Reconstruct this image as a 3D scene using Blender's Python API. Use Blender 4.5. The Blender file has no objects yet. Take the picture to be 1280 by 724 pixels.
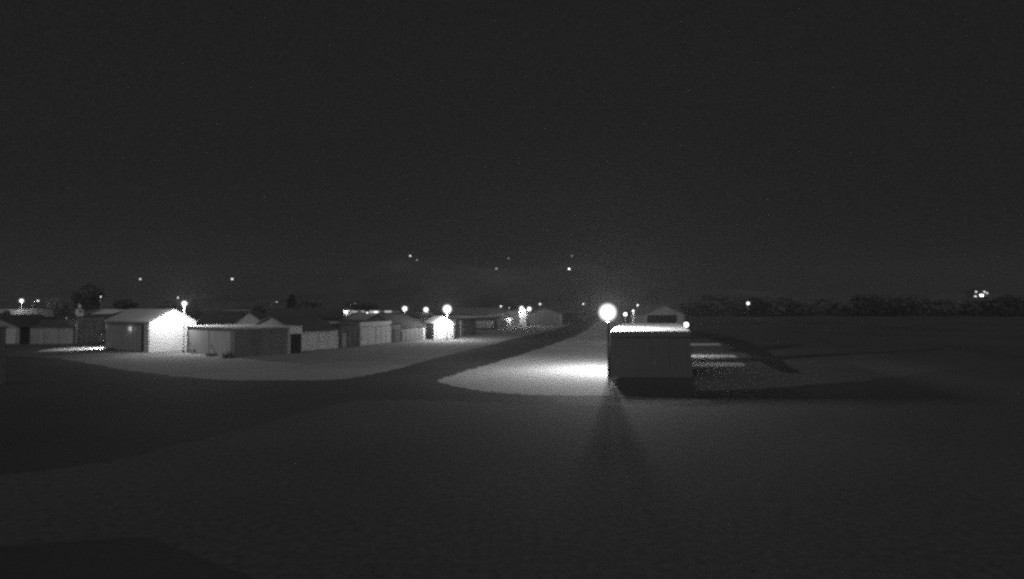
import bpy, bmesh, math, random
from mathutils import Vector
from mathutils.geometry import tessellate_polygon
random.seed(7)
PI = math.pi
S = bpy.context.scene
C = S.collection

# ------------------------------------------------------------------ camera
H = 6.0            # camera height (m): on the wall of a clubhouse
F = 763.0          # focal length in photograph pixels (1280 wide)
HY = 380.0         # row of the horizon in the photograph
cam = bpy.data.cameras.new('camera')
cam.sensor_width = 36.0
cam.lens = 36.0 * F / 1280.0
cam.clip_start = 0.1
cam.clip_end = 4000.0
camo = bpy.data.objects.new('camera', cam)
C.objects.link(camo)
camo.location = (0, 0, H)
camo.rotation_euler = (PI / 2 + math.atan((HY - 362.0) / F), 0, 0)
S.camera = camo

# ------------------------------------------------------------------ night sky, fill light, exposure
SKY = 0.0108
w = bpy.data.worlds.new('World')
S.world = w
w.use_nodes = True
bg = w.node_tree.nodes['Background']
bg.inputs['Color'].default_value = (1, 1, 1, 1)
bg.inputs['Strength'].default_value = SKY
wn_, wl_ = w.node_tree.nodes, w.node_tree.links
wtc = wn_.new('ShaderNodeTexCoord')
wz = wn_.new('ShaderNodeTexNoise')
wz.inputs['Scale'].default_value = 260.0
wz.inputs['Detail'].default_value = 2.0
wl_.new(wtc.outputs['Generated'], wz.inputs['Vector'])
wr = wn_.new('ShaderNodeMapRange')
wr.inputs['From Min'].default_value = 0.3
wr.inputs['From Max'].default_value = 0.7
wr.inputs['To Min'].default_value = 0.82
wr.inputs['To Max'].default_value = 1.18
wl_.new(wz.outputs['Fac'], wr.inputs['Value'])
wv = wn_.new('ShaderNodeTexVoronoi')
wv.inputs['Scale'].default_value = 45.0
wl_.new(wtc.outputs['Generated'], wv.inputs['Vector'])
ws = wn_.new('ShaderNodeMapRange')
ws.inputs['From Min'].default_value = 0.0
ws.inputs['From Max'].default_value = 0.09
ws.inputs['To Min'].default_value = 0.35
ws.inputs['To Max'].default_value = 0.0
wl_.new(wv.outputs['Distance'], ws.inputs['Value'])
wa = wn_.new('ShaderNodeMath')
wa.operation = 'ADD'
wl_.new(wr.outputs['Result'], wa.inputs[0])
wl_.new(ws.outputs['Result'], wa.inputs[1])
wl_.new(wa.outputs[0], bg.inputs['Color'])
ground_fill = bpy.data.lights.new('ground_fill', 'SUN')  # added fill that lifts the dark ground, not a known moon
ground_fill.energy = 0.46
ground_fill.angle = math.radians(70)
ground_fill.color = (1, 1, 1)
mo = bpy.data.objects.new('ground_fill', ground_fill)
C.objects.link(mo)
mo.rotation_euler = (math.radians(42), 0, math.radians(-25))
S.view_settings.view_transform = 'Standard'
S.view_settings.look = 'None'
S.view_settings.exposure = 0.0
S.view_settings.gamma = 1.0
S.render.film_transparent = False
cy = S.cycles
cy.use_denoising = False
cy.use_adaptive_sampling = False
cy.max_bounces = 4
cy.diffuse_bounces = 2
cy.volume_bounces = 0
cy.sample_clamp_indirect = 0.15
cy.pixel_filter_type = 'BLACKMAN_HARRIS'
cy.filter_width = 2.8      # a soft low-cost lens
HAZE = 0.0005

# ------------------------------------------------------------------ helpers
def G(x, y):
    """ground point seen at photograph pixel x, y"""
    d = F * H / (y - HY)
    return Vector(((x - 640.0) * d / F, d, 0))
def Z(y, d):
    """height of something seen at row y, d metres away"""
    return H - (y - HY) * d / F
def X(x, d):
    return (x - 640.0) * d / F

def mat(name, v, rough=0.8, var=0.12, scale=3.0, stretch=(1, 1, 1), bump=0.0, bscale=20.0, metallic=0.0, ribs=0.0, detail=6.0, big=0.0):
    m = bpy.data.materials.new(name)
    m.use_nodes = True
    nt = m.node_tree
    N, L = nt.nodes, nt.links
    b = N['Principled BSDF']
    b.inputs['Roughness'].default_value = rough
    b.inputs['Metallic'].default_value = metallic
    b.inputs['Specular IOR Level'].default_value = 0.25
    tc = N.new('ShaderNodeTexCoord')
    mp = N.new('ShaderNodeMapping')
    mp.inputs['Scale'].default_value = stretch
    L.new(tc.outputs['Object'], mp.inputs['Vector'])
    nz = N.new('ShaderNodeTexNoise')
    nz.inputs['Scale'].default_value = scale
    nz.inputs['Detail'].default_value = detail
    nz.inputs['Roughness'].default_value = 0.65
    L.new(mp.outputs['Vector'], nz.inputs['Vector'])
    r = N.new('ShaderNodeMapRange')
    r.inputs['From Min'].default_value = 0.25
    r.inputs['From Max'].default_value = 0.75
    r.inputs['To Min'].default_value = v * (1 - var)
    r.inputs['To Max'].default_value = v * (1 + var)
    L.new(nz.outputs['Fac'], r.inputs['Value'])
    out = r.outputs['Result']
    if big:
        n2 = N.new('ShaderNodeTexNoise')
        n2.inputs['Scale'].default_value = big
        n2.inputs['Detail'].default_value = 4
        L.new(tc.outputs['Object'], n2.inputs['Vector'])
        r2 = N.new('ShaderNodeMapRange')
        r2.inputs['From Min'].default_value = 0.35
        r2.inputs['From Max'].default_value = 0.65
        r2.inputs['To Min'].default_value = 0.84
        r2.inputs['To Max'].default_value = 1.14
        L.new(n2.outputs['Fac'], r2.inputs['Value'])
        mu = N.new('ShaderNodeMath')
        mu.operation = 'MULTIPLY'
        L.new(out, mu.inputs[0])
        L.new(r2.outputs['Result'], mu.inputs[1])
        out = mu.outputs[0]
    cmb = N.new('ShaderNodeCombineColor')
    for k in range(3):
        L.new(out, cmb.inputs[k])
    L.new(cmb.outputs[0], b.inputs['Base Color'])
    if bump:
        bn = N.new('ShaderNodeTexNoise')
        bn.inputs['Scale'].default_value = bscale
        bn.inputs['Detail'].default_value = 5
        L.new(tc.outputs['Object'], bn.inputs['Vector'])
        bu = N.new('ShaderNodeBump')
        bu.inputs['Strength'].default_value = bump
        bu.inputs['Distance'].default_value = 0.05
        L.new(bn.outputs['Fac'], bu.inputs['Height'])
        L.new(bu.outputs['Normal'], b.inputs['Normal'])
    return m

def glow(name, strength):
    m = bpy.data.materials.new(name)
    m.use_nodes = True
    nt = m.node_tree
    nt.nodes.remove(nt.nodes['Principled BSDF'])
    e = nt.nodes.new('ShaderNodeEmission')
    e.inputs['Color'].default_value = (1, 1, 1, 1)
    e.inputs['Strength'].default_value = strength
    nt.links.new(e.outputs[0], nt.nodes['Material Output'].inputs['Surface'])
    m.cycles.emission_sampling = 'NONE'     # the lamps' own lights do the lighting
    return m

M = dict(
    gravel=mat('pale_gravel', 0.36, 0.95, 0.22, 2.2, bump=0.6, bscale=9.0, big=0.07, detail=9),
    lit_strip=mat('lit_strip_grass', 0.145, 0.95, 0.30, 1.8, bump=0.8, bscale=6.0, big=0.05, detail=9),  # paler tone carries the lamplight painted below the near hangar
    grass=mat('dry_grass', 0.084, 0.95, 0.45, 4.0, bump=0.4, bscale=14.0, big=0.045, detail=9),
    asphalt=mat('worn_asphalt', 0.058, 0.9, 0.14, 2.5, bump=0.25, bscale=30, big=0.08),
    lit_ground=mat('painted_lit_ground', 0.72, 0.85, 0.12, 0.9, big=0.2),  # pale tone standing for lamplit ground
    white=mat('white_sheet_metal', 0.80, 0.6, 0.05, 1.2, (1, 1, 0.2)),
    pale=mat('pale_sheet_metal', 0.62, 0.65, 0.14, 1.0, (1, 1, 0.25)),
    grey=mat('grey_sheet_metal', 0.36, 0.65, 0.16, 1.0, (1, 1, 0.25)),
    mid=mat('weathered_boards', 0.2, 0.75, 0.09, 1.0, (1, 1, 0.2)),
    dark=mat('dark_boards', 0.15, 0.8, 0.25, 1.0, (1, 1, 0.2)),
    black=mat('black_opening', 0.04, 0.9, 0.2, 1.0),
    roofd=mat('dark_roofing', 0.085, 0.85, 0.25, 1.5),
    roofm=mat('grey_roofing', 0.18, 0.8, 0.2, 1.0),
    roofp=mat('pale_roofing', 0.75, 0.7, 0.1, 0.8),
    roofw=mat('weathered_roofing', 0.45, 0.7, 0.2, 0.8),
    steel=mat('galvanised_steel', 0.45, 0.5, 0.1, 4.0),
    wood=mat('grey_timber', 0.3, 0.85, 0.2, 3.0, (1, 1, 0.2)),
    leaf=mat('foliage', 0.17, 0.9, 0.4, 0.6),
    leafl=mat('pale_foliage', 0.13, 0.9, 0.4, 0.6),
    bark=mat('bark', 0.12, 0.9, 0.3, 4.0),
    hill=mat('hill_scrub', 0.12, 0.95, 0.4, 0.02, big=0.01),
    globe=glow('lamp_glass', 5.0),
    dim=glow('dim_lamp_glass', 1.6),
    faint=glow('faint_lamp_glass', 0.5),
    window=glow('lit_window_glass', 0.55),
    windowb=glow('bright_window_glass', 2.0),
)

def paint_falloff(m, x0, x1, v):
    """lamplight falloff painted in: colour fades to reflectance v from x1 to x0"""
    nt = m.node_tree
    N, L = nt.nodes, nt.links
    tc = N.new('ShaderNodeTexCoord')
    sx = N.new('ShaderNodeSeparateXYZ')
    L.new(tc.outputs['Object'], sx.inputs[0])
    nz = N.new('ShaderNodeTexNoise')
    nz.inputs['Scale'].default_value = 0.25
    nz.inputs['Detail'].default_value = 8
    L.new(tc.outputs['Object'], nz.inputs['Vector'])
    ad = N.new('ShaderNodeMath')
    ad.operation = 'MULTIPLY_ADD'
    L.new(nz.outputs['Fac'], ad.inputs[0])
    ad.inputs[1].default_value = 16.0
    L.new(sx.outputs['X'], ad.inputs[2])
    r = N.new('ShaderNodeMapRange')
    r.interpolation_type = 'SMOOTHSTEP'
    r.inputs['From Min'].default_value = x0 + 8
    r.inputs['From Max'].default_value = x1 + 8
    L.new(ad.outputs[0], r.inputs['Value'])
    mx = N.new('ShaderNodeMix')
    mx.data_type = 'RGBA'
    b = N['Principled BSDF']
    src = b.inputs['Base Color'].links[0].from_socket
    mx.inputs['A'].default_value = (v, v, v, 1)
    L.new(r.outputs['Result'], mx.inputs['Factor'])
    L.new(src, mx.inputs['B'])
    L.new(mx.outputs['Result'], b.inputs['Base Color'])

class MB:
    def __init__(s):
        s.bm = bmesh.new()
    def box(s, x0, x1, y0, y1, z0, z1):
        v = [s.bm.verts.new(p) for p in ((x0, y0, z0), (x1, y0, z0), (x1, y1, z0), (x0, y1, z0), (x0, y0, z1), (x1, y0, z1), (x1, y1, z1), (x0, y1, z1))]
        for f in ((0, 3, 2, 1), (4, 5, 6, 7), (0, 1, 5, 4), (1, 2, 6, 5), (2, 3, 7, 6), (3, 0, 4, 7)):
            s.bm.faces.new([v[i] for i in f])
        return s
    def prism(s, pts, axis, a, b):
        """polygon pts (2-D) extruded along axis from a to b"""
        def P(p, t):
            return (t, p[0], p[1]) if axis == 'x' else (p[0], t, p[1]) if axis == 'y' else (p[0], p[1], t)
        lo = [s.bm.verts.new(P(p, a)) for p in pts]
        hi = [s.bm.verts.new(P(p, b)) for p in pts]
        n = len(pts)
        s.bm.faces.new(lo)
        s.bm.faces.new(hi)
        for i in range(n):
            s.bm.faces.new((lo[i], lo[(i + 1) % n], hi[(i + 1) % n], hi[i]))
        return s
    def tube(s, pts, r, seg=10):
        pts = [Vector(p) for p in pts]
        rs = r if isinstance(r, (list, tuple)) else [r] * len(pts)
        rings = []
        for i, p in enumerate(pts):
            t = (pts[min(i + 1, len(pts) - 1)] - pts[max(i - 1, 0)]).normalized()
            a = t.orthogonal().normalized() if i == 0 else (a - t * a.dot(t)).normalized()
            b = t.cross(a)
            rings.append([s.bm.verts.new(p + rs[i] * (math.cos(2 * PI * k / seg) * a + math.sin(2 * PI * k / seg) * b)) for k in range(seg)])
        for u, v in zip(rings, rings[1:]):
            for k in range(seg):
                s.bm.faces.new((u[k], u[(k + 1) % seg], v[(k + 1) % seg], v[k]))
        s.bm.faces.new(rings[0][::-1])
        s.bm.faces.new(rings[-1])
        return s
    def ball(s, c, r, sub=2, sc=(1, 1, 1)):
        q = bmesh.ops.create_icosphere(s.bm, subdivisions=sub, radius=r)['verts']
        for v in q:
            v.co = Vector((v.co.x * sc[0], v.co.y * sc[1], v.co.z * sc[2])) + Vector(c)
        return s
    def face(s, pts):
        s.bm.faces.new([s.bm.verts.new(p) for p in pts])
        return s
    def build(s, name, m, parent=None, smooth=False, bevel=0.0):
        bmesh.ops.recalc_face_normals(s.bm, faces=s.bm.faces)
        if bevel:
            bmesh.ops.bevel(s.bm, geom=list(s.bm.edges), offset=bevel, segments=1, affect='EDGES')
        me = bpy.data.meshes.new(name)
        s.bm.to_mesh(me)
        s.bm.free()
        if smooth:
            for p in me.polygons:
                p.use_smooth = True
        me.materials.append(m)
        o = bpy.data.objects.new(name, me)
        C.objects.link(o)
        if parent:
            o.parent = parent
        return o

def tag(o, label, cat, group=None):
    o['label'] = label
    o['category'] = cat
    if group:
        o['group'] = group
    return o
def empty(name, loc, rz=0.0):
    o = bpy.data.objects.new(name, None)
    C.objects.link(o)
    o.empty_display_size = 0.5
    o.location = loc
    o.rotation_euler = (0, 0, rz)
    return o
def struct(o):
    o['kind'] = 'structure'
    return o

# ------------------------------------------------------------------ the ground and the hills
g = MB()
g.face(((-1000, -100, 0), (1000, -100, 0), (1000, 1000, 0), (-1000, 1000, 0)))
struct(g.build('ground', M['grass']))

def smooth_line(pts, n=6):
    """Catmull-Rom through 2-D points"""
    out = []
    P = [Vector((p[0], p[1])) for p in pts]
    for i in range(len(P) - 1):
        a, b, c, d = P[max(i - 1, 0)], P[i], P[i + 1], P[min(i + 2, len(P) - 1)]
        for k in range(n):
            t = k / n
            out.append(0.5 * ((2 * b) + (c - a) * t + (2 * a - 5 * b + 4 * c - d) * t * t + (3 * b - a - 3 * c + d) * t ** 3))
    out.append(P[-1])
    return out
jit = random.Random(21)
def sheet(name, m, edges, z, rag=0.16):
    pts = []
    for e in edges:
        e = [G(*p) for p in e]
        ln = smooth_line(e, 12)
        pts += [ln[0]] + [p + Vector((jit.gauss(0, rag), jit.gauss(0, rag))) for p in ln[1:-1]] + [ln[-1]]
    ps = []
    for p in pts:
        if not ps or (ps[-1] - p).length > 0.05:
            ps.append(p)
    q = MB()
    vs = [q.bm.verts.new((p.x, p.y, z)) for p in ps]
    for tri in tessellate_polygon([[Vector((p.x, p.y, 0)) for p in ps]]):
        q.bm.faces.new([vs[i] for i in tri])
    return struct(q.build(name, m))
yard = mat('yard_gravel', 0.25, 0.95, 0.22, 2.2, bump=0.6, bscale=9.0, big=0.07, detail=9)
paint_falloff(yard, -58, -36, 0.084)  # the lamp's fading light, put into the colour of the left end
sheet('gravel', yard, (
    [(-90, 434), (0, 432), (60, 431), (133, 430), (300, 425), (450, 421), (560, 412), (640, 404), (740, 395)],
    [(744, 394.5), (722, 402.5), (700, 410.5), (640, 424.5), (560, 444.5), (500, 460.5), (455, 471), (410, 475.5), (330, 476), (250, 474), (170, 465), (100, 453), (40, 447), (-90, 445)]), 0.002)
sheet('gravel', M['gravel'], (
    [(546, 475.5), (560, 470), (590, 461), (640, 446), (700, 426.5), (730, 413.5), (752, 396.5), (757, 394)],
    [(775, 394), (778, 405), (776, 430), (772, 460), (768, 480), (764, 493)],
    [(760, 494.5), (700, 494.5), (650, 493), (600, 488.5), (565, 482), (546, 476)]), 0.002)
sheet('taxiway', M['asphalt'], (
    [(744, 394), (722, 402), (700, 410), (640, 424), (560, 444), (500, 460), (455, 470), (410, 474.5), (330, 475), (250, 473), (170, 464), (100, 452), (40, 446), (-80, 444)],
    [(-80, 604), (0, 592), (100, 581), (180, 566), (250, 548), (330, 528), (410, 507), (455, 500), (520, 499.5), (620, 502), (760, 508), (880, 507), (960, 500), (1010, 494)],
    [(1012, 491), (960, 487), (860, 492), (760, 494), (700, 494), (650, 492.5), (600, 488), (565, 481.5), (548, 476.5)],
    [(546, 475), (560, 470.5), (590, 461.5), (640, 446.5), (700, 427), (730, 414), (752, 397), (756, 394)]), 0.004)
sheet('clubhouse_shade', M['asphalt'], (  # dark sheet painting the clubhouse's shade on the ground
    [(-60, 684), (0, 681), (90, 674), (182, 669)],
    [(196, 671), (240, 688), (300, 711), (335, 724), (384, 742)],
    [(380, 760), (-60, 760)]), 0.004, 0.01)
sheet('painted_shadow', M['asphalt'], (  # dark curve painted in for shadows the lamps cast
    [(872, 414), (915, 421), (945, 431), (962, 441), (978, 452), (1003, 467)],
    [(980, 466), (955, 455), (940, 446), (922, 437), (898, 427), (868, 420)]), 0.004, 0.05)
sheet('painted_shadow', M['asphalt'], ([(905, 438), (930, 434), (960, 431.5), (1010, 430)], [(1000, 433), (960, 438), (930, 441)]), 0.007, 0.05)  # dark wedge painted in for a cast shadow
sheet('painted_shadow', M['asphalt'], ([(950, 485), (985, 487), (1000, 492), (1014, 502)], [(995, 498.5), (970, 492)]), 0.005, 0.05)  # shadow tail painted as a dark sheet
# pale sheets painting strips of lamplight on the ground beside the flat-roofed hangar
sheet('painted_light_pool', M['lit_ground'], ([(858, 459), (931, 457.4)], [(927, 453.2), (858, 453)]), 0.004, 0.03)
sheet('painted_light_pool', M['lit_ground'], ([(858, 447), (921, 446.6)], [(916, 443.4), (858, 443.4)]), 0.004, 0.03)
sheet('painted_light_pool', M['lit_ground'], ([(856, 432), (902, 431.6)], [(898, 429.4), (856, 429.4)]), 0.004, 0.03)

sheet('painted_lit_strip', M['lit_strip'], ([(690, 497), (730, 495.5), (770, 495), (830, 496.5), (890, 500)], [(885, 503), (830, 505), (760, 506), (700, 503)]), 0.006)  # pale strip painted where lamplight clears the hangar's shadow
field = mat('lit_field_grass', 0.15, 0.95, 0.40, 3.0, bump=0.4, bscale=14.0, big=0.05, detail=9)  # paler grass: main lamp's light painted into the right field
paint_falloff(field, 48, 20, 0.084)
sheet('painted_lit_field', field, (
    [(866, 488), (866, 440), (866, 424), (960, 421), (1100, 427), (1220, 440)],
    [(1235, 450), (1180, 462), (1100, 473), (1000, 482), (920, 487)]), 0.002)
sheet('painted_shadow', M['asphalt'], ([(872, 450), (930, 447), (1000, 443.5), (1090, 439.5), (1180, 435.5)], [(1180, 437), (1090, 442), (1000, 448), (930, 452.5), (872, 452.6)]), 0.0085, 0.05)  # long thin lamp shadow painted as a dark sheet

# hills far behind, one ridge mesh
def crest(x):
    prof = [(-900, 372), (-200, 372), (100, 371), (300, 368), (430, 352), (500, 322), (560, 326), (610, 332), (680, 333), (720, 326), (790, 345), (900, 362), (1100, 368), (1225, 366), (1400, 366), (2200, 370)]
    for (a, ya), (b, yb) in zip(prof, prof[1:]):
        if a <= x <= b:
            t = (x - a) / (b - a)
            t = t * t * (3 - 2 * t)
            return ya + (yb - ya) * t
    return 370
b = bmesh.new()
rows = []
rg = random.Random(3)
for i in range(0, 156):
    x = -900 + i * 20
    D0 = 560.0
    px = X(x, D0)
    hz = Z(crest(x), D0) + rg.uniform(-0.8, 0.8)
    ring = []
    for t in (0, 0.25, 0.5, 0.75, 1.0, 1.35, 1.8):
        hh = hz * (math.sin(min(t, 1.0) * PI / 2) ** 1.4 if t <= 1 else max(0, math.cos((t - 1) * PI / 1.6)))
        ring.append(b.verts.new((px * (0.72 + 0.28 * t), D0 - 150 * (1 - t), hh - 0.1 + (rg.uniform(-0.5, 0.5) if 0 < t < 1.3 else 0))))
    rows.append(ring)
for u, v in zip(rows, rows[1:]):
    for k in range(len(u) - 1):
        b.faces.new((u[k], v[k], v[k + 1], u[k + 1]))
q = MB(); q.bm.free(); q.bm = b
struct(q.build('hills', M['hill'], smooth=True))

# the air: thin even haze round everything
hz = MB()
hz.box(-1010, 1010, -110, 1010, -1.0, 66.0)
hm = bpy.data.materials.new('haze_air')
hm.use_nodes = True
hn = hm.node_tree
hn.nodes.remove(hn.nodes['Principled BSDF'])
pv = hn.nodes.new('ShaderNodeVolumePrincipled')
pv.inputs['Color'].default_value = (0.75, 0.75, 0.75, 1)
pv.inputs['Density'].default_value = HAZE
pv.inputs['Anisotropy'].default_value = 0.1
hn.links.new(pv.outputs[0], hn.nodes['Material Output'].inputs['Volume'])
ho = hz.build('haze', hm)
ho['kind'] = 'stuff'
ho['label'] = 'thin night haze over the airfield'

# ------------------------------------------------------------------ hangars
def panel(name, m, parent, face, a, b_, z0, z1, wd, dp, ribs=0, proud=0.05):
    """a slab standing proud of a wall: face F front (y=0), R right (x=wd), L left (x=0)"""
    q = MB()
    def bx(a0, a1, p0, p1, c0, c1):
        if face == 'F':
            q.box(a0, a1, -p1, -p0, c0, c1)
        elif face == 'R':
            q.box(wd + p0, wd + p1, a0, a1, c0, c1)
        else:
            q.box(-p1, -p0, a0, a1, c0, c1)
    bx(a, b_, 0.0, proud, z0, z1)
    if ribs:
        n = max(2, int((b_ - a) / ribs))
        for i in range(n + 1):
            c = a + 0.04 + (b_ - a - 0.08) * i / n
            bx(c - 0.035, c + 0.035, proud, proud + 0.035, z0 + 0.01, z1 - 0.01)
    return q.build(name, m, parent)

def hangar(label, A, B, depth, h, roof='flat', rise=0.0, wall='grey', roofm='roofd', parts=(), over=0.25, name='hangar', cat='hangar', group=None, taper=0.0, thick=0.10):
    A, B = Vector(A), Vector(B)
    d = B - A
    wd = d.length
    t = empty(name, A, math.atan2(d.y, d.x))
    tag(t, label, cat, group)
    q = MB()
    o = over
    if roof == 'gable_u':      # ridge along the front
        q.prism([(0, 0), (depth, 0), (depth, h), (depth / 2, h + rise), (0, h)], 'x', 0, wd)
        q.build('wall', M[wall], t)
        r = MB()
        s = rise / (depth / 2)
        e = 0.02
        r.prism([(-o, h - o * s + e), (depth / 2, h + rise + e), (depth + o, h - o * s + e), (depth + o, h - o * s + e + thick), (depth / 2, h + rise + e + thick), (-o, h - o * s + e + thick)], 'x', -o, wd + o)
        r.build('roof', M[roofm], t)
    elif roof == 'gable_v':    # gable end to the front
        q.prism([(0, 0), (wd, 0), (wd, h), (wd / 2, h + rise), (0, h)], 'y', 0, depth)
        q.build('wall', M[wall], t)
        r = MB()
        s = rise / (wd / 2)
        e = 0.02
        r.prism([(-o, h - o * s + e), (wd / 2, h + rise + e), (wd + o, h - o * s + e), (wd + o, h - o * s + e + thick), (wd / 2, h + rise + e + thick), (-o, h - o * s + e + thick)], 'y', -o * 0.4, depth + o)
        r.build('roof', M[roofm], t)
    elif roof == 'hip':
        q.box(0, wd, 0, depth, 0, h)
        q.build('wall', M[wall], t)
        r = MB()
        k = depth * 0.32
        z0, z1 = h + 0.01, h + rise
        c = [(-o, -o, z0), (wd + o, -o, z0), (wd + o, depth + o, z0), (-o, depth + o, z0)]
        a1, a2 = (k, depth / 2, z1), (wd - k, depth / 2, z1)
        vs = [r.bm.verts.new(p) for p in c + [a1, a2]]
        for f in ((0, 1, 5, 4), (1, 2, 5), (2, 3, 4, 5), (3, 0, 4), (3, 2, 1, 0)):
            r.bm.faces.new([vs[i] for i in f])
        r.build('roof', M[roofm], t)
    else:                      # flat
        e = taper
        vs = [q.bm.verts.new(p) for p in ((-e, -e * .5, 0), (wd + e, -e * .5, 0), (wd + e, depth, 0), (-e, depth, 0), (0, 0, h), (wd, 0, h), (wd, depth, h), (0, depth, h))]
        for f in ((0, 3, 2, 1), (4, 5, 6, 7), (0, 1, 5, 4), (1, 2, 6, 5), (2, 3, 7, 6), (3, 0, 4, 7)):
            q.bm.faces.new([vs[i] for i in f])
        q.build('wall', M[wall], t)
        MB().box(-o, wd + o, -o, depth + o, h + 0.005, h + 0.005 + thick).build('roof', M[roofm], t)
    for p in parts:
        nm, m, face, a, b_, z0, z1, ribs, proud = p[:9]
        W = wd if face == 'F' else depth
        ob = panel(nm, M[m], t, face, a * W, b_ * W, z0, z1, wd, depth, ribs, proud)
        if len(p) > 9:
            ob['label'] = p[9]
        if nm == 'door' and b_ - a > 0.3:
            c = (a + 0.04) * W
            panel('handle', M['steel'], ob, face, c, c + 0.06, 0.95, 1.3, wd, depth, 0, proud + 0.09)
    return t, wd

row = 'hangars along the left of the taxiway'
back = 'roofs of hangars behind the first row'

# far left
hangar('pale gabled hangar cut off by the left edge of the picture', G(-42, 430), G(25, 430), 9, 2.45, 'gable_v', 1.75, 'grey', 'roofd',
       [('door', 'pale', 'F', 0.42, 0.94, 0.05, 2.3, 0.9, 0.06)], group=row)
hangar('grey hangar with hipped dark roof, second from the left edge', G(38, 430.6), G(93, 430.2), 9, 2.5, 'hip', 1.9, 'dark', 'roofd',
       [('door', 'grey', 'F', 0.02, 0.33, 0.05, 2.42, 0.7, 0.06), ('door', 'grey', 'F', 0.34, 0.66, 0.05, 2.42, 0.7, 0.09), ('door', 'grey', 'F', 0.67, 0.985, 0.05, 2.42, 0.7, 0.06)], group=row)
t, wd = hangar('unlit black flat hangar just left of the bright white hangar', G(96, 430.3), G(131, 428.3), 9, 3.9, 'flat', 0, 'dark', 'roofd',
       [('door', 'dark', 'F', 0.10, 0.42, 0.05, 2.6, 0.5, 0.06), ('door', 'mid', 'F', 0.52, 0.60, 0.05, 2.1, 0, 0.06), ('door', 'dark', 'F', 0.64, 0.97, 0.05, 2.6, 0.5, 0.06), ('fascia', 'mid', 'F', 0, 1, 3.55, 3.88, 0, 0.04)], group=row)
MB().tube([(-0.25, -0.5, 3.3), (-0.1, -0.3, 3.25), (-0.02, -0.12, 3.05), (-0.02, -0.12, 0.2)], 0.07, 8).build('downpipe', M['white'], t, True)

# the bright white hangar
A, B = G(133, 435.5), G(187.5, 440.7)
t, wd = hangar('brightly lit white gabled hangar with a tall lamp at its gable', A, B, 5.8, 3.72, 'gable_u', 1.5, 'white', 'roofw',
       [('door', 'grey', 'F', 0.015, 0.845, 0.06, 3.3, 1.1, 0.10), ('fascia', 'dark', 'F', 0.0, 0.88, 3.34, 3.55, 0, 0.14),
        ('gap', 'black', 'F', 0.85, 0.89, 0.05, 3.3, 0, 0.03), ('corner_post', 'pale', 'F', 0.90, 0.998, 0.02, 3.6, 0, 0.08)], over=0.12, group=row)
whangar = t
wrot = t.rotation_euler.z
wA, wW = A, wd

# flat-roofed workshop right of it
A6, B6 = G(235, 440.6), G(294, 447)
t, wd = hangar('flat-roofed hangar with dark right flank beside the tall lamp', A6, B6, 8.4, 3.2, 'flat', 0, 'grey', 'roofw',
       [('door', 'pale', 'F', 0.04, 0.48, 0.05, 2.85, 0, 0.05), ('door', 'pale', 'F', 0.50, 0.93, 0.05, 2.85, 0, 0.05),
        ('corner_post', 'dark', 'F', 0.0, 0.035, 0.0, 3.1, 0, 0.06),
        ('shaded_panel', 'dark', 'R', 0.0, 0.77, 0.03, 3.14, 1.8, 0.05), ('fascia', 'pale', 'R', 0.80, 1.0, 2.4, 3.19, 0, 0.09),  # flank turned from the lamp: its shade painted as a darker panel
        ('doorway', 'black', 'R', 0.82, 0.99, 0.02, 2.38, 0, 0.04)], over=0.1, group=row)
# things standing against its front
def chair(loc, rz):
    c = empty('folding_chair', loc, rz)
    tag(c, 'small dark chair left against the flat-roofed hangar', 'chair')
    MB().box(-0.25, 0.25, -0.25, 0.25, 0.44, 0.49).build('seat', M['mid'], c)
    MB().box(-0.25, 0.25, 0.21, 0.25, 0.62, 1.0).build('backrest', M['mid'], c)
    for sx in (-0.22, 0.22):
        MB().box(sx - 0.025, sx + 0.025, -0.24, -0.19, 0, 0.44).build('leg', M['dark'], c)
        MB().box(sx - 0.025, sx + 0.025, 0.2, 0.25, 0, 0.98).build('leg', M['dark'], c)
chair(G(242, 441.8), -0.6)
def weeds(loc, label, n, r, hh):
    q = MB()
    rr = random.Random(len(label) + n)
    for i in range(n):
        a, d = rr.uniform(0, 2 * PI), r * math.sqrt(rr.random())
        p = Vector((d * math.cos(a), d * math.sin(a), 0))
        tip = p + Vector((rr.uniform(-.25, .25), rr.uniform(-.25, .25), hh * rr.uniform(0.4, 1)))
        s_ = Vector((math.cos(a * 3), math.sin(a * 3), 0)) * 0.05
        q.face((p - s_, p + s_, tip))
    o = q.build('weed_clump', M['leafl'])
    o.location = loc
    tag(o, label, 'plant', 'weeds along hangar walls')
weeds(G(288, 446.9) + Vector((0, -0.35, 0)), 'taller weeds at the near corner of the flat-roofed hangar', 90, 0.7, 0.9)
weeds(G(268, 444.6) + Vector((0, -0.4, 0)), 'low weeds below the lit doors of the flat-roofed hangar', 60, 0.6, 0.5)
weeds(G(143, 436.9) + Vector((-.2, -0.5, 0)), 'low weeds along the dark door of the white hangar', 110, 0.5, 0.3)

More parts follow.
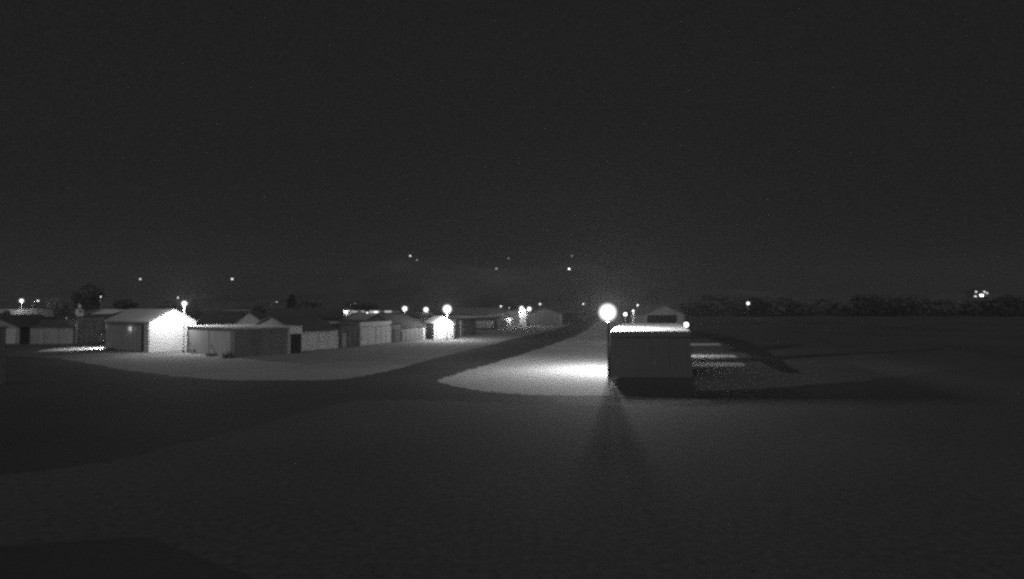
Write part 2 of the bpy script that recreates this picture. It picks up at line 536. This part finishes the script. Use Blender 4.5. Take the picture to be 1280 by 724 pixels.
# the row to the right
A8, B8 = G(371.5, 440), G(423.5, 435.3)
hangar('low hangar with wide pale door and one dark knob', A8, B8, 9, 2.6, 'gable_u', 1.7, 'dark', 'roofd',
       [('door', 'pale', 'F', 0.01, 0.48, 0.05, 2.42, 1.5, 0.07), ('door', 'pale', 'F', 0.49, 0.985, 0.05, 2.42, 1.5, 0.07)], over=0.3, group=row)
hangar('narrow dark shed with a thin grey door between two pale-doored hangars', G(425, 435), G(448, 433), 7, 3.1, 'flat', 0, 'dark', 'roofd',
       [('door', 'grey', 'F', 0.12, 0.32, 0.05, 2.0, 0, 0.06), ('door', 'dark', 'F', 0.45, 0.95, 0.05, 2.4, 0.6, 0.06)], name='shed', cat='shed')
hangar('taller hangar with a pale panelled door under a paler fascia', G(449.5, 432.5), G(489.5, 428.6), 9, 3.4, 'flat', 0, 'grey', 'roofd',
       [('fascia', 'pale', 'F', 0.0, 1.0, 2.72, 3.38, 0, 0.10), ('door', 'pale', 'F', 0.02, 0.48, 0.05, 2.62, 1.2, 0.06), ('door', 'pale', 'F', 0.49, 0.98, 0.05, 2.62, 1.2, 0.06)], over=0.12, group=row)
hangar('dark hangar gap shed between the fascia hangar and the low grey door', G(490.5, 428.6), G(501, 427.5), 7, 2.9, 'flat', 0, 'dark', 'roofd',
       [('door', 'dark', 'F', 0.15, 0.85, 0.05, 2.1, 0.5, 0.05)], name='shed', cat='shed')
hangar('low hangar with grey door left of the dazzling small gable', G(501.5, 427.2), G(531.5, 424.3), 9, 2.3, 'gable_u', 1.9, 'dark', 'roofd',
       [('door', 'mid', 'F', 0.01, 0.90, 0.05, 2.15, 1.2, 0.06), ('corner_post', 'white', 'F', 0.915, 0.99, 0.02, 2.2, 0, 0.05)], over=0.3, group=row)
hangar('small white gabled hangar dazzling under its own lamp', G(542.5, 424.6), G(567, 424), 6, 2.7, 'gable_v', 1.05, 'white', 'roofp',
       [('door', 'white', 'F', 0.12, 0.84, 0.05, 2.35, 1.0, 0.05), ('corner_post', 'pale', 'F', 0.87, 0.95, 0.03, 2.5, 0, 0.06)], over=0.15, group=row)
hangar('dark hangar with a thin pale post right of the dazzling gable', G(569, 421), G(595, 417.6), 9, 3.1, 'flat', 0, 'mid', 'roofm',
       [('post', 'pale', 'F', 0.22, 0.26, 0.0, 2.9, 0, 0.12), ('door', 'mid', 'F', 0.32, 0.96, 0.05, 2.5, 0.8, 0.06)], group=row)
hangar('distant hangar with one bright horizontal door band', G(594.5, 412.8), G(619, 411.6), 9, 2.9, 'flat', 0, 'mid', 'roofp',
       [('door', 'white', 'F', 0.03, 0.94, 0.42, 2.1, 0, 0.06)], over=0.5, group=row)
hangar('distant grey hangar end with a round lamp at its eave', G(624, 411.5), G(641, 411), 8, 2.75, 'flat', 0, 'pale', 'roofd',
       [('door', 'grey', 'F', 0.08, 0.5, 0.05, 2.1, 0.9, 0.05)], group=row)
hangar('narrow tall white hangar end lit by a lamp straight above', G(649.5, 408.2), G(658.5, 408), 9, 4.2, 'gable_v', 0.5, 'white', 'roofd',
       [('door', 'white', 'F', 0.2, 0.85, 0.05, 3.0, 0.9, 0.05)], over=0.1, group=row)
hangar('wide grey gabled hangar near the far end of the taxiway', G(660, 405.9), G(702, 405.4), 11, 3.0, 'gable_v', 1.75, 'grey', 'roofm',
       [('door', 'grey', 'F', 0.08, 0.88, 0.3, 2.6, 1.3, 0.06), ('corner_post', 'pale', 'F', 0.95, 0.995, 0.05, 2.9, 0, 0.08)], over=0.2, group=row)
hangar('farthest dim flat hangar left of the main lamp', G(704, 404.2), G(729, 402.4), 10, 3.0, 'flat', 0, 'mid', 'roofm',
       [('door', 'mid', 'F', 0.1, 0.9, 0.1, 2.6, 1.2, 0.06)], group=row)

# second row: only roofs and gables show
def atd(x, d):
    return Vector((X(x, d), d, 0))
hangar('dark ridge roof behind the flat-roofed hangar', atd(250, 104), atd(300, 106), 9, 3.0, 'gable_u', 1.6, 'dark', 'roofd', [('door', 'dark', 'F', 0.1, 0.9, 0.05, 2.4, 1.0, 0.06)], group=back)
hangar('dim grey gable poking up behind the flat-roofed hangar', atd(292, 100), atd(332, 101), 9, 2.6, 'gable_v', 1.9, 'grey', 'roofd', [('door', 'grey', 'F', 0.1, 0.9, 0.05, 2.3, 1.0, 0.06)], group=back)
hangar('long dark roof behind the wide pale door', atd(338, 118), atd(432, 126), 8, 3.2, 'gable_u', 1.8, 'dark', 'roofd', [('door', 'dark', 'F', 0.05, 0.95, 0.05, 2.6, 1.0, 0.06)], group=back)
hangar('dim grey gable behind the fascia hangar', atd(426, 112), atd(476, 114), 8, 2.9, 'gable_v', 1.6, 'mid', 'roofm', [('door', 'mid', 'F', 0.1, 0.9, 0.05, 2.3, 1.0, 0.06)], group=back)
hangar('dark roof between two round lamps above the low grey door', atd(478, 122), atd(545, 126), 8, 3.2, 'gable_u', 0.9, 'dark', 'roofd', [('door', 'dark', 'F', 0.1, 0.9, 0.05, 2.3, 1.0, 0.06)], group=back)
hangar('tiny bright white gable between two round lamps', atd(514.5, 134), atd(528, 134.6), 8, 3.15, 'gable_v', 0.95, 'white', 'roofd', [('door', 'white', 'F', 0.1, 0.9, 0.05, 2.3, 1.0, 0.06)], over=0.05, group=back)
hangar('long dim roof behind the dazzling gable lamp', atd(566, 160), atd(644, 168), 10, 3.4, 'gable_u', 1.4, 'mid', 'roofm', [('door', 'mid', 'F', 0.1, 0.9, 0.05, 2.3, 1.2, 0.06)], group=back)

# left background buildings
hangar('pale lit shed behind a dark bush at the left edge', atd(-30, 158), atd(23, 156), 10, 4.9, 'flat', 0, 'pale', 'roofd', [('door', 'pale', 'F', 0.3, 0.7, 0.05, 3.0, 1.5, 0.06)], name='shed', cat='shed')
hangar('low white block with two windows under the arched lamp', atd(40, 172), atd(63, 172), 8, 4.3, 'flat', 0, 'white', 'roofd',
       [('window', 'black', 'F', 0.25, 0.36, 3.2, 3.9, 0, 0.05), ('window', 'black', 'F', 0.52, 0.62, 3.2, 3.9, 0, 0.05)], name='building', cat='building')
t, wd = hangar('small pale block with a chimney above the black hangar', atd(94.5, 172), atd(104.5, 172), 7, 4.6, 'flat', 0, 'pale', 'roofd',
       [('window', 'black', 'F', 0.5, 0.8, 3.5, 4.1, 0, 0.05)], name='building', cat='building')
MB().box(0.1, 0.75, 1.0, 1.7, 4.7, 5.9).build('chimney', M['white'], t)
hangar('long pale roof lit above the black hangar', atd(116, 128), atd(141, 128), 9, 3.9, 'gable_u', 0.75, 'dark', 'roofp', [('door', 'dark', 'F', 0.1, 0.9, 0.05, 2.6, 1.2, 0.06)], group=back)
hangar('short pale roof showing over the white hangar', atd(146, 130), atd(163, 133), 9, 3.9, 'gable_u', 0.85, 'dark', 'roofp', [('door', 'dark', 'F', 0.1, 0.9, 0.05, 2.6, 1.2, 0.06)], group=back)
# low lit building far behind the row, with lit windows
t, wd = hangar('long low far building with glowing windows', atd(405, 205), atd(500, 205), 10, 3.9, 'flat', 0, 'pale', 'roofd',
       [('window', 'window', 'F', 0.60, 0.73, 3.0, 3.65, 0, 0.06), ('window', 'windowb', 'F', 0.66, 0.71, 3.05, 3.5, 0, 0.08), ('window', 'window', 'F', 0.80, 0.89, 2.6, 3.7, 0, 0.06), ('window', 'window', 'F', 0.37, 0.53, 3.25, 3.6, 0, 0.06)], name='building', cat='building')  # last panel is no window: lamplight on the eaves, painted as glow
hangar('low far roof with a lit edge left of the arched lamp', atd(280, 190), atd(316, 190), 8, 3.9, 'flat', 0, 'mid', 'roofp', [('window', 'window', 'F', 0.25, 0.55, 3.45, 3.75, 0, 0.06)], name='building', cat='building')  # panel is no window: glow painted in for the lit roof edge

# right side: the near flat-roofed hangar
BA, BB = Vector((8.14, 50.3, 0)), Vector((14.6, 50.28, 0))
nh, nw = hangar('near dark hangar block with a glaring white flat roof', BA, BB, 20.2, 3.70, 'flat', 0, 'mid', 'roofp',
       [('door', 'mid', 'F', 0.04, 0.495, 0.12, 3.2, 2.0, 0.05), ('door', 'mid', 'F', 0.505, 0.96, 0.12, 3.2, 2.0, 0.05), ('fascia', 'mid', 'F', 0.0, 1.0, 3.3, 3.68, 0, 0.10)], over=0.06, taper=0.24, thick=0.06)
# skew the block along the taxiway so its flanks follow the strip
for ch in [c for c in nh.children if c.name.split('.')[0] in ('wall', 'roof')]:
    for v in ch.data.vertices:
        v.co.x += 0.225 * max(v.co.y, 0)
o = empty('corner_post', (7.9, 50.1, 0))
tag(o, 'dark timber post standing at the near left corner of the near hangar', 'post')
MB().box(-0.08, 0.08, -0.08, 0.08, 0, 4.45).build('shaft', M['dark'], o, bevel=0.02)
MB().box(-0.11, 0.11, -0.11, 0.11, 4.455, 4.5).build('cap', M['steel'], o)

hangar('grey gabled hangar with a dark open mouth behind the white roof', Vector((X(806, 112), 112, 0)), Vector((X(855.5, 112), 112, 0)), 14, 4.05, 'gable_v', 1.6, 'grey', 'roofm',
       [('doorway', 'black', 'F', 0.06, 0.80, 0.05, 3.95, 0, 0.05), ('corner_post', 'grey', 'F', 0.86, 0.97, 0.02, 3.8, 0, 0.10)], over=0.2)
hangar('pale small hut between the white roof and the grey gable', Vector((X(781, 96), 96, 0)), Vector((X(803, 96), 96, 0)), 6, 2.7, 'flat', 0, 'grey', 'roofd',
       [('door', 'pale', 'F', 0.25, 0.6, 0.05, 2.1, 0, 0.05)], name='hut', cat='hut')

# ------------------------------------------------------------------ lamps
def light(parent, z, I, r):
    """the light a lamp gives (I in W/sr) from the soft zone round its small bulb"""
    l = bpy.data.lights.new('lamp_light', 'POINT')
    l.energy = I * 4 * PI
    l.shadow_soft_size = r
    o = bpy.data.objects.new('lamp_light', l)
    C.objects.link(o)
    o.parent = parent
    o.location = (0, 0, z)
def glare_shell(strength):
    """shell that paints lens glare round a bulb: passes its light, glows most where seen face on"""
    m = bpy.data.materials.new('lens_glare')
    m.use_nodes = True
    N, L = m.node_tree.nodes, m.node_tree.links
    N.remove(N['Principled BSDF'])
    lw = N.new('ShaderNodeLayerWeight')
    lw.inputs['Blend'].default_value = 0.5
    su = N.new('ShaderNodeMath')
    su.operation = 'SUBTRACT'
    su.inputs[0].default_value = 1.0
    L.new(lw.outputs['Facing'], su.inputs[1])
    pw = N.new('ShaderNodeMath')
    pw.operation = 'POWER'
    L.new(su.outputs[0], pw.inputs[0])
    pw.inputs[1].default_value = 3.5
    mu = N.new('ShaderNodeMath')
    mu.operation = 'MULTIPLY'
    L.new(pw.outputs[0], mu.inputs[0])
    mu.inputs[1].default_value = strength
    e = N.new('ShaderNodeEmission')
    L.new(mu.outputs[0], e.inputs['Strength'])
    tr = N.new('ShaderNodeBsdfTransparent')
    m.cycles.emission_sampling = 'NONE'
    ad = N.new('ShaderNodeAddShader')
    L.new(e.outputs[0], ad.inputs[0])
    L.new(tr.outputs[0], ad.inputs[1])
    L.new(ad.outputs[0], N['Material Output'].inputs['Surface'])
    return m
GLARE = glare_shell(1.5)
def pole_lamp(label, x, y, d, r=0.2, I=0, m='globe', group=None, pole=0.06, base=None, z0=0.0):
    """upright pole with a globe on a collar; the globe stands at photo pixel x, y"""
    if I:
        R = r * 1.6
        r = max(r - 1.0 * d / F, 0.45 * r) if I < 19 else 0.2 * r
    p = Vector((X(x, d), d, z0))
    zz = Z(y, d) - z0
    t = empty('lamp_post', p)
    tag(t, label, 'lamp', group)
    MB().tube([(0, 0, 0), (0, 0, 0.35), (0, 0, 0.4), (0, 0, zz - r * 1.25)], [pole * 1.8, pole * 1.8, pole, pole * 0.8], 10).build('pole', M['dark' if pole != 0.1 else 'steel'], t, True)
    MB().tube([(0, 0, zz - r * 1.5), (0, 0, zz - r * 0.8)], [r * 0.35, r * 0.6], 12).build('collar', M['steel'], t, True)
    MB().ball((0, 0, zz), r, 2).build('bulb' if I >= 19 else 'globe', M[m], t, True)
    if I:
        light(t, zz, I, min(R * 0.5, 0.20) if I >= 19 else 2.2 * r)
    if I >= 19:
        MB().ball((0, 0, zz), R, 4).build('globe', GLARE, t, True)  # oversized glare shell, painting lens glow round the lamp
    return t
def street_lamp(label, px, hx, y, d, I=0, m='dim', group=None, lr=0.18):
    """pole at column px with an arm curving over to the head at hx, y"""
    p = Vector((X(px, d), d, 0))
    zz = Z(y, d)
    t = empty('street_lamp', p)
    tag(t, label, 'lamp', group)
    dx = X(hx, d) - p.x
    pts = [(0, 0, 0), (0, 0, zz * 0.72), (dx * 0.1, 0, zz * 0.86), (dx * 0.35, 0, zz * 0.96), (dx * 0.8, 0, zz + 0.1)]
    MB().tube(pts, [0.1, 0.08, 0.07, 0.06, 0.05], 10).build('pole', M['steel'], t, True)
    MB().box(min(dx * .75, dx * 1.2), max(dx * .75, dx * 1.2), -0.16, 0.16, zz + 0.02, zz + 0.17).build('lamp_head', M['steel'], t, bevel=0.02)
    MB().ball((dx, 0, zz), lr, 2, (1.2, 0.8, 0.55)).build('lens', M[m], t, True)
    if I:
        light(t, zz - lr, I, lr * 0.4)
    return t
def wall_lamp(label, x, y, d, r=0.12, I=0, m='globe', back=(0, 0.14), group=None):
    """bulb in a bracket fixed to a wall just behind it"""
    if I:
        r = max(r - 1.0 * d / F, 0.45 * r)
    p = Vector((X(x, d), d, Z(y, d)))
    t = empty('wall_lamp', p)
    tag(t, label, 'lamp', group)
    bk = Vector((back[0], back[1], 0))
    MB().tube([bk, bk * 0.5, (0, 0, 0.0)], [r * 0.9, r * 0.5, r * 0.5], 8).build('bracket', M['steel'], t, True)
    MB().ball((0, 0, 0), r, 2).build('globe', M[m], t, True)
    if I:
        light(t, 0, I, 2.2 * r)
    return t

yl = 'globe lamps on posts'
# main lamp beside the near hangar
pole_lamp('dazzling main lamp on a post at the near hangar left wall', 759.5, 390.5, 55.3, 0.60, 880, pole=0.04)
wall_lamp('small bright lamp on the far right roof corner of the near hangar', 857.5, 406, 70.9, 0.36, 26, back=(-0.5, 0))
pole_lamp('tall lamp on a slim pole against the white gable', 230.5, 379.5, 75.0, 0.24, 200, pole=0.07)
pole_lamp('dazzling lamp above the small white gable', 559, 386.5, 101.0, 0.56, 330, pole=0.07)
wall_lamp('lamp at the eave of the distant grey hangar end', 636, 399, 147.2, 0.42, 45, back=(0, 0.5))
pole_lamp('lamp straight above the narrow tall white hangar end', 652, 385.5, 161.5, 0.45, 90, pole=0.06)
pole_lamp('round lamp right of the narrow white hangar end', 661.5, 386.3, 172, 0.48, 20)
pole_lamp('left one of the two round lamps beside the tiny white gable', 506, 386, 131, 0.42, 25, group='pair of round lamps')
pole_lamp('right one of the two round lamps beside the tiny white gable', 532.5, 387.2, 131, 0.42, 40, group='pair of round lamps')
# lamps on the white hangar
wn = Vector((math.sin(wrot), -math.cos(wrot), 0))
wu = Vector((math.cos(wrot), math.sin(wrot), 0))
p = wA + wu * (wW * 0.60) + wn * 0.3
wall_lamp('dim lamp on the grey door of the white hangar', 640 + p.x / p.y * F, 411, p.y, 0.09, 0.8, 'dim', back=(-wn.x * .16, -wn.y * .16))
p = wA + wu * (-0.35) + wn * 0.25
t = wall_lamp('low bright shielded lamp at the left corner of the white hangar', 640 + p.x / p.y * F, 421.5, p.y, 0.22, 70, back=(wu.x * .34, wu.y * .34))
q = MB().box(0.14, 0.17, -0.5, 0.5, -0.5, 0.4).build('shield', M['steel'], t)
q.rotation_euler.z = wrot
sheet('painted_light_pool', M['lit_ground'], ([(46, 439.6), (90, 438.4), (131, 437.4)], [(130, 433.3), (100, 433.6), (66, 436.2)]), 0.004)  # pale sheet painting the low lamp's pool of light
# right of the main lamp
pole_lamp('round lamp right of the main lamp, left of a thin lit post', 781.5, 393, 92, 0.36, 14)
pole_lamp('thin lit lamp post in front of the small hut', 791.5, 388.6, 94, 0.24, 7, pole=0.1)
pole_lamp('small round lamp left of the grey open-mouthed gable', 797, 381.6, 150, 0.3, 6)
pole_lamp('lone lamp standing far out in the dark field on the right', 935, 379.3, 260, 0.55, 30)
pole_lamp('faint lamp far off, right of the grey gable', 887, 378.5, 330, 0.3, 0, 'dim')
pole_lamp('fainter lamp far off, nearest the grey gable', 875, 382, 330, 0.25, 0, 'faint')
# far left
pole_lamp('starry bright lamp over the pale shed at the left edge', 27, 376, 154, 0.36, 70)
street_lamp('street lamp arching over the low white block', 41, 47.5, 376, 168, 16, 'globe', lr=0.22)
street_lamp('thin street lamp arching right behind the flat-roofed hangar', 339, 346, 377.5, 180, 3, 'dim', lr=0.2)
street_lamp('faint thin street lamp above the fascia hangar', 437, 444, 379.5, 190, 2, 'faint', lr=0.2)
wall_lamp('slanting small lamp at the eave of the hipped roof', 83.5, 398.3, 89.6, 0.08, 0.6, 'dim', back=(-0.05, 0.5))
pole_lamp('small lamp high beside the white hangar apex', 222.5, 372, 120, 0.16, 2)
pole_lamp('flat small lamp above the long pale roof', 126, 371, 136, 0.16, 4)
pole_lamp('tall dim mast lamp left of the white hangar', 175, 349, 240, 0.3, 0, 'dim', pole=0.12)
pole_lamp('tall dim mast lamp right of the white hangar', 290, 349, 240, 0.38, 0, 'dim', pole=0.12)
pole_lamp('small bright lamp over the dark ridge roof', 264.5, 389.5, 140, 0.2, 3)
pole_lamp('egg-shaped lamp over the wide pale door', 398.5, 389, 150, 0.34, 9)
wall_lamp('lamp on the far building left of its bright windows', 432, 389.6, 204.5, 0.3, 10, back=(0, 0.4))
pole_lamp('lamp in front of the bright window of the far building', 459, 391, 190, 0.36, 6)
pole_lamp('brighter of two lamps over the long dim roof', 626, 383, 210, 0.4, 12)
pole_lamp('smaller of two lamps over the long dim roof', 636.5, 385.3, 215, 0.28, 5)
pole_lamp('dim lamp above the wide grey gable', 675, 380.3, 225, 0.36, 0, 'dim')
pole_lamp('small lamp between the wide grey gable and the main lamp', 729, 380, 200, 0.33, 8)

# lamps on the hillside
def hill_lamp(label, x, y, d, r, m):
    p = Vector((X(x, d), d, Z(y, d)))
    pole_lamp(label, x, y, d, r, 0, m, pole=0.12, z0=max(0.0, p.z - 9), group='lamps on the far hill')
hill_lamp('hazy lamp high on the hill at its left', 512.5, 320, 430, 0.6, 'dim')
hill_lamp('faint lamp just right of the hazy hill lamp', 521, 325, 430, 0.5, 'faint')
hill_lamp('faint lamp low in the middle of the hill', 620.5, 336, 430, 0.7, 'faint')
hill_lamp('tiny lamp high in the middle of the hill', 635.5, 323, 430, 0.45, 'faint')
hill_lamp('brightest hill lamp above the main lamp', 711.5, 336.3, 430, 0.55, 'globe')
hill_lamp('faint lamp near the hilltop above the brightest hill lamp', 715, 320, 430, 0.5, 'faint')

# far farmhouse with lit windows on the right
d = 420.0
zf = Z(370.5, d)
t = empty('farmhouse', (X(1217, d), d, zf - 6))
tag(t, 'far farmhouse with a few lit windows at the right', 'house')
MB().prism([(0, 0), (11, 0), (11, 9.0), (5.5, 11.5), (0, 9.0)], 'y', 0, 7).build('wall', M['mid'], t)
MB().prism([(-.4, 8.9), (5.5, 11.6), (11.4, 8.9), (11.4, 9.1), (5.5, 11.85), (-.4, 9.1)], 'y', -.4, 7.4).build('roof', M['roofd'], t)
for (a, c, z, ww, hh, m) in ((1.3, 0, 8.6, 0.9, 0.9, 'windowb'), (7.0, 0, 8.6, 1.0, 0.9, 'windowb'), (4.2, 0, 6.0, 2.6, 1.2, 'globe'), (0.4, 0, 5.6, 1.6, 0.7, 'windowb')):
    f = MB().box(a, a + ww, -0.06, 0.0, z, z + hh).build('window', M[m], t)
pole_lamp('small lamp standing right of the far farmhouse', 1234, 366.5, 418, 0.5, 0, 'dim', z0=max(0, zf - 4))

# ------------------------------------------------------------------ trees, bush, post
def crown_mesh(kind, seed):
    rr = random.Random(seed)
    q = MB()
    if kind == 'conifer':
        for i in range(900):
            z = rr.random() ** 0.8
            R = 0.30 * (1 - z) ** 0.8 * rr.uniform(0.5, 1.0) + 0.01
            a = rr.uniform(0, 2 * PI)
            R *= 1 + 0.25 * math.sin(a * 3 + z * 14)
            c = Vector((R * math.cos(a), R * math.sin(a), 0.12 + 0.88 * z - 0.1 * R))
            leaf(q, c, 0.035, rr)
    else:
        blobs = [(Vector((rr.uniform(-.25, .25), rr.uniform(-.25, .25), rr.uniform(0.42, 0.82))), rr.uniform(0.12, 0.22)) for _ in range(11)]
        for c0, R in blobs:
            for i in range(120):
                v = Vector((rr.gauss(0, 1), rr.gauss(0, 1), rr.gauss(0, 1))).normalized() * R * rr.uniform(0.6, 1.08)
                leaf(q, c0 + v, 0.034, rr)
    return q
def leaf(q, c, s, rr):
    a = Vector((rr.gauss(0, 1), rr.gauss(0, 1), rr.gauss(0, 1))).normalized()
    b = a.orthogonal().normalized()
    q.face((c - a * s, c + b * s * 0.7, c + a * s, c - b * s * 0.7))
protos = {}
def tree(label, x, ytop, d, kind, seed, wide=1.0, group='trees on the skyline', base=0.0):
    hh = Z(ytop, d) - base
    t = empty('conifer' if kind == 'conifer' else 'broadleaf_tree', (X(x, d), d, base), seed * 1.7)
    tag(t, label, 'tree', group)
    key = (kind, seed % 3)
    if key not in protos:
        c = crown_mesh(kind, seed % 3 + 11).build('crown', M['leaf'])
        q = MB().tube([(0, 0, 0), (0.01, 0, 0.3), (0, 0.01, 0.6), (0, 0, 0.85)], [0.03, 0.022, 0.014, 0.005], 8)
        if kind != 'conifer':
            q.tube([(0, 0, 0.35), (0.12, 0.05, 0.55), (0.2, 0.08, 0.7)], [0.014, 0.009, 0.004], 6)
            q.tube([(0, 0, 0.4), (-0.1, -0.07, 0.58), (-0.18, -0.1, 0.72)], [0.014, 0.009, 0.004], 6)
        k = q.build('trunk', M['bark'], None, True)
        protos[key] = (c, k)
    else:
        c, k = (o.copy() for o in protos[key])
        C.objects.link(c); C.objects.link(k)
    c.parent = k.parent = t
    for o in (c, k):
        o.scale = (hh * wide, hh * wide, hh)
    return t
tree('dim bushy tree just behind the white hangar apex', 212, 366, 112, 'broad', 1, 0.9)
tree('dim narrow conifer right of the tall gable lamp', 241, 374, 112, 'conifer', 2, 1.2)
tree('thin dark conifer spire between the two round lamps', 522, 370, 150, 'conifer', 4, 0.7)
tree('broad dark tree above the pale block with the chimney', 108, 352, 190, 'broad', 3, 1.0)
tree('dark tree over the hipped roof', 72, 372, 175, 'broad', 5, 1.0)
tree('dark tree over the short pale roof', 158, 372, 180, 'broad', 6, 1.1)
tree('wide dark tree right of the arched street lamp', 388, 371, 200, 'broad', 7, 1.6)
tree('dark tree left of the arched street lamp', 322, 378, 190, 'broad', 8, 1.0)
tree('dark tree over the far building windows', 455, 374, 230, 'broad', 9, 1.7)
tree('dark conifer beside the wide dark tree', 365, 368, 205, 'conifer', 10, 1.3)
tree('small dark bush in front of the pale shed', 9, 386, 140, 'broad', 12, 0.9)
tree('bush right of the pale shed under the starry lamp', 26, 390, 138, 'broad', 13, 1.3)
words = ('first', 'second', 'third', 'fourth', 'fifth', 'sixth', 'seventh', 'eighth', 'ninth', 'tenth', 'eleventh', 'twelfth', 'thirteenth', 'fourteenth', 'fifteenth', 'sixteenth', 'seventeenth', 'eighteenth', 'nineteenth', 'twentieth')
for i in range(40):
    x = 868 + i * 12 + random.uniform(-5, 5)
    dd = random.uniform(290, 350)
    n = words[i] + ' counted from the grey gable' if i < 20 else words[39 - i] + ' counted from the right end'
    tree('dark crown in the unlit treeline of the right field, ' + n, x, random.uniform(368.5, 374), dd, 'broad', i, random.uniform(1.5, 2.3), 'unlit treeline along the right field', base=-3.0)

o = empty('gate_post', G(1, 481))
tag(o, 'thick dark post at the left edge of the picture', 'post')
MB().box(-0.3, 0.22, -0.3, 0.3, 0, 4.2).build('shaft', M['dark'], o, bevel=0.03)
MB().box(-0.36, 0.36, -0.36, 0.36, 4.205, 4.32).build('cap', M['dark'], o, bevel=0.02)
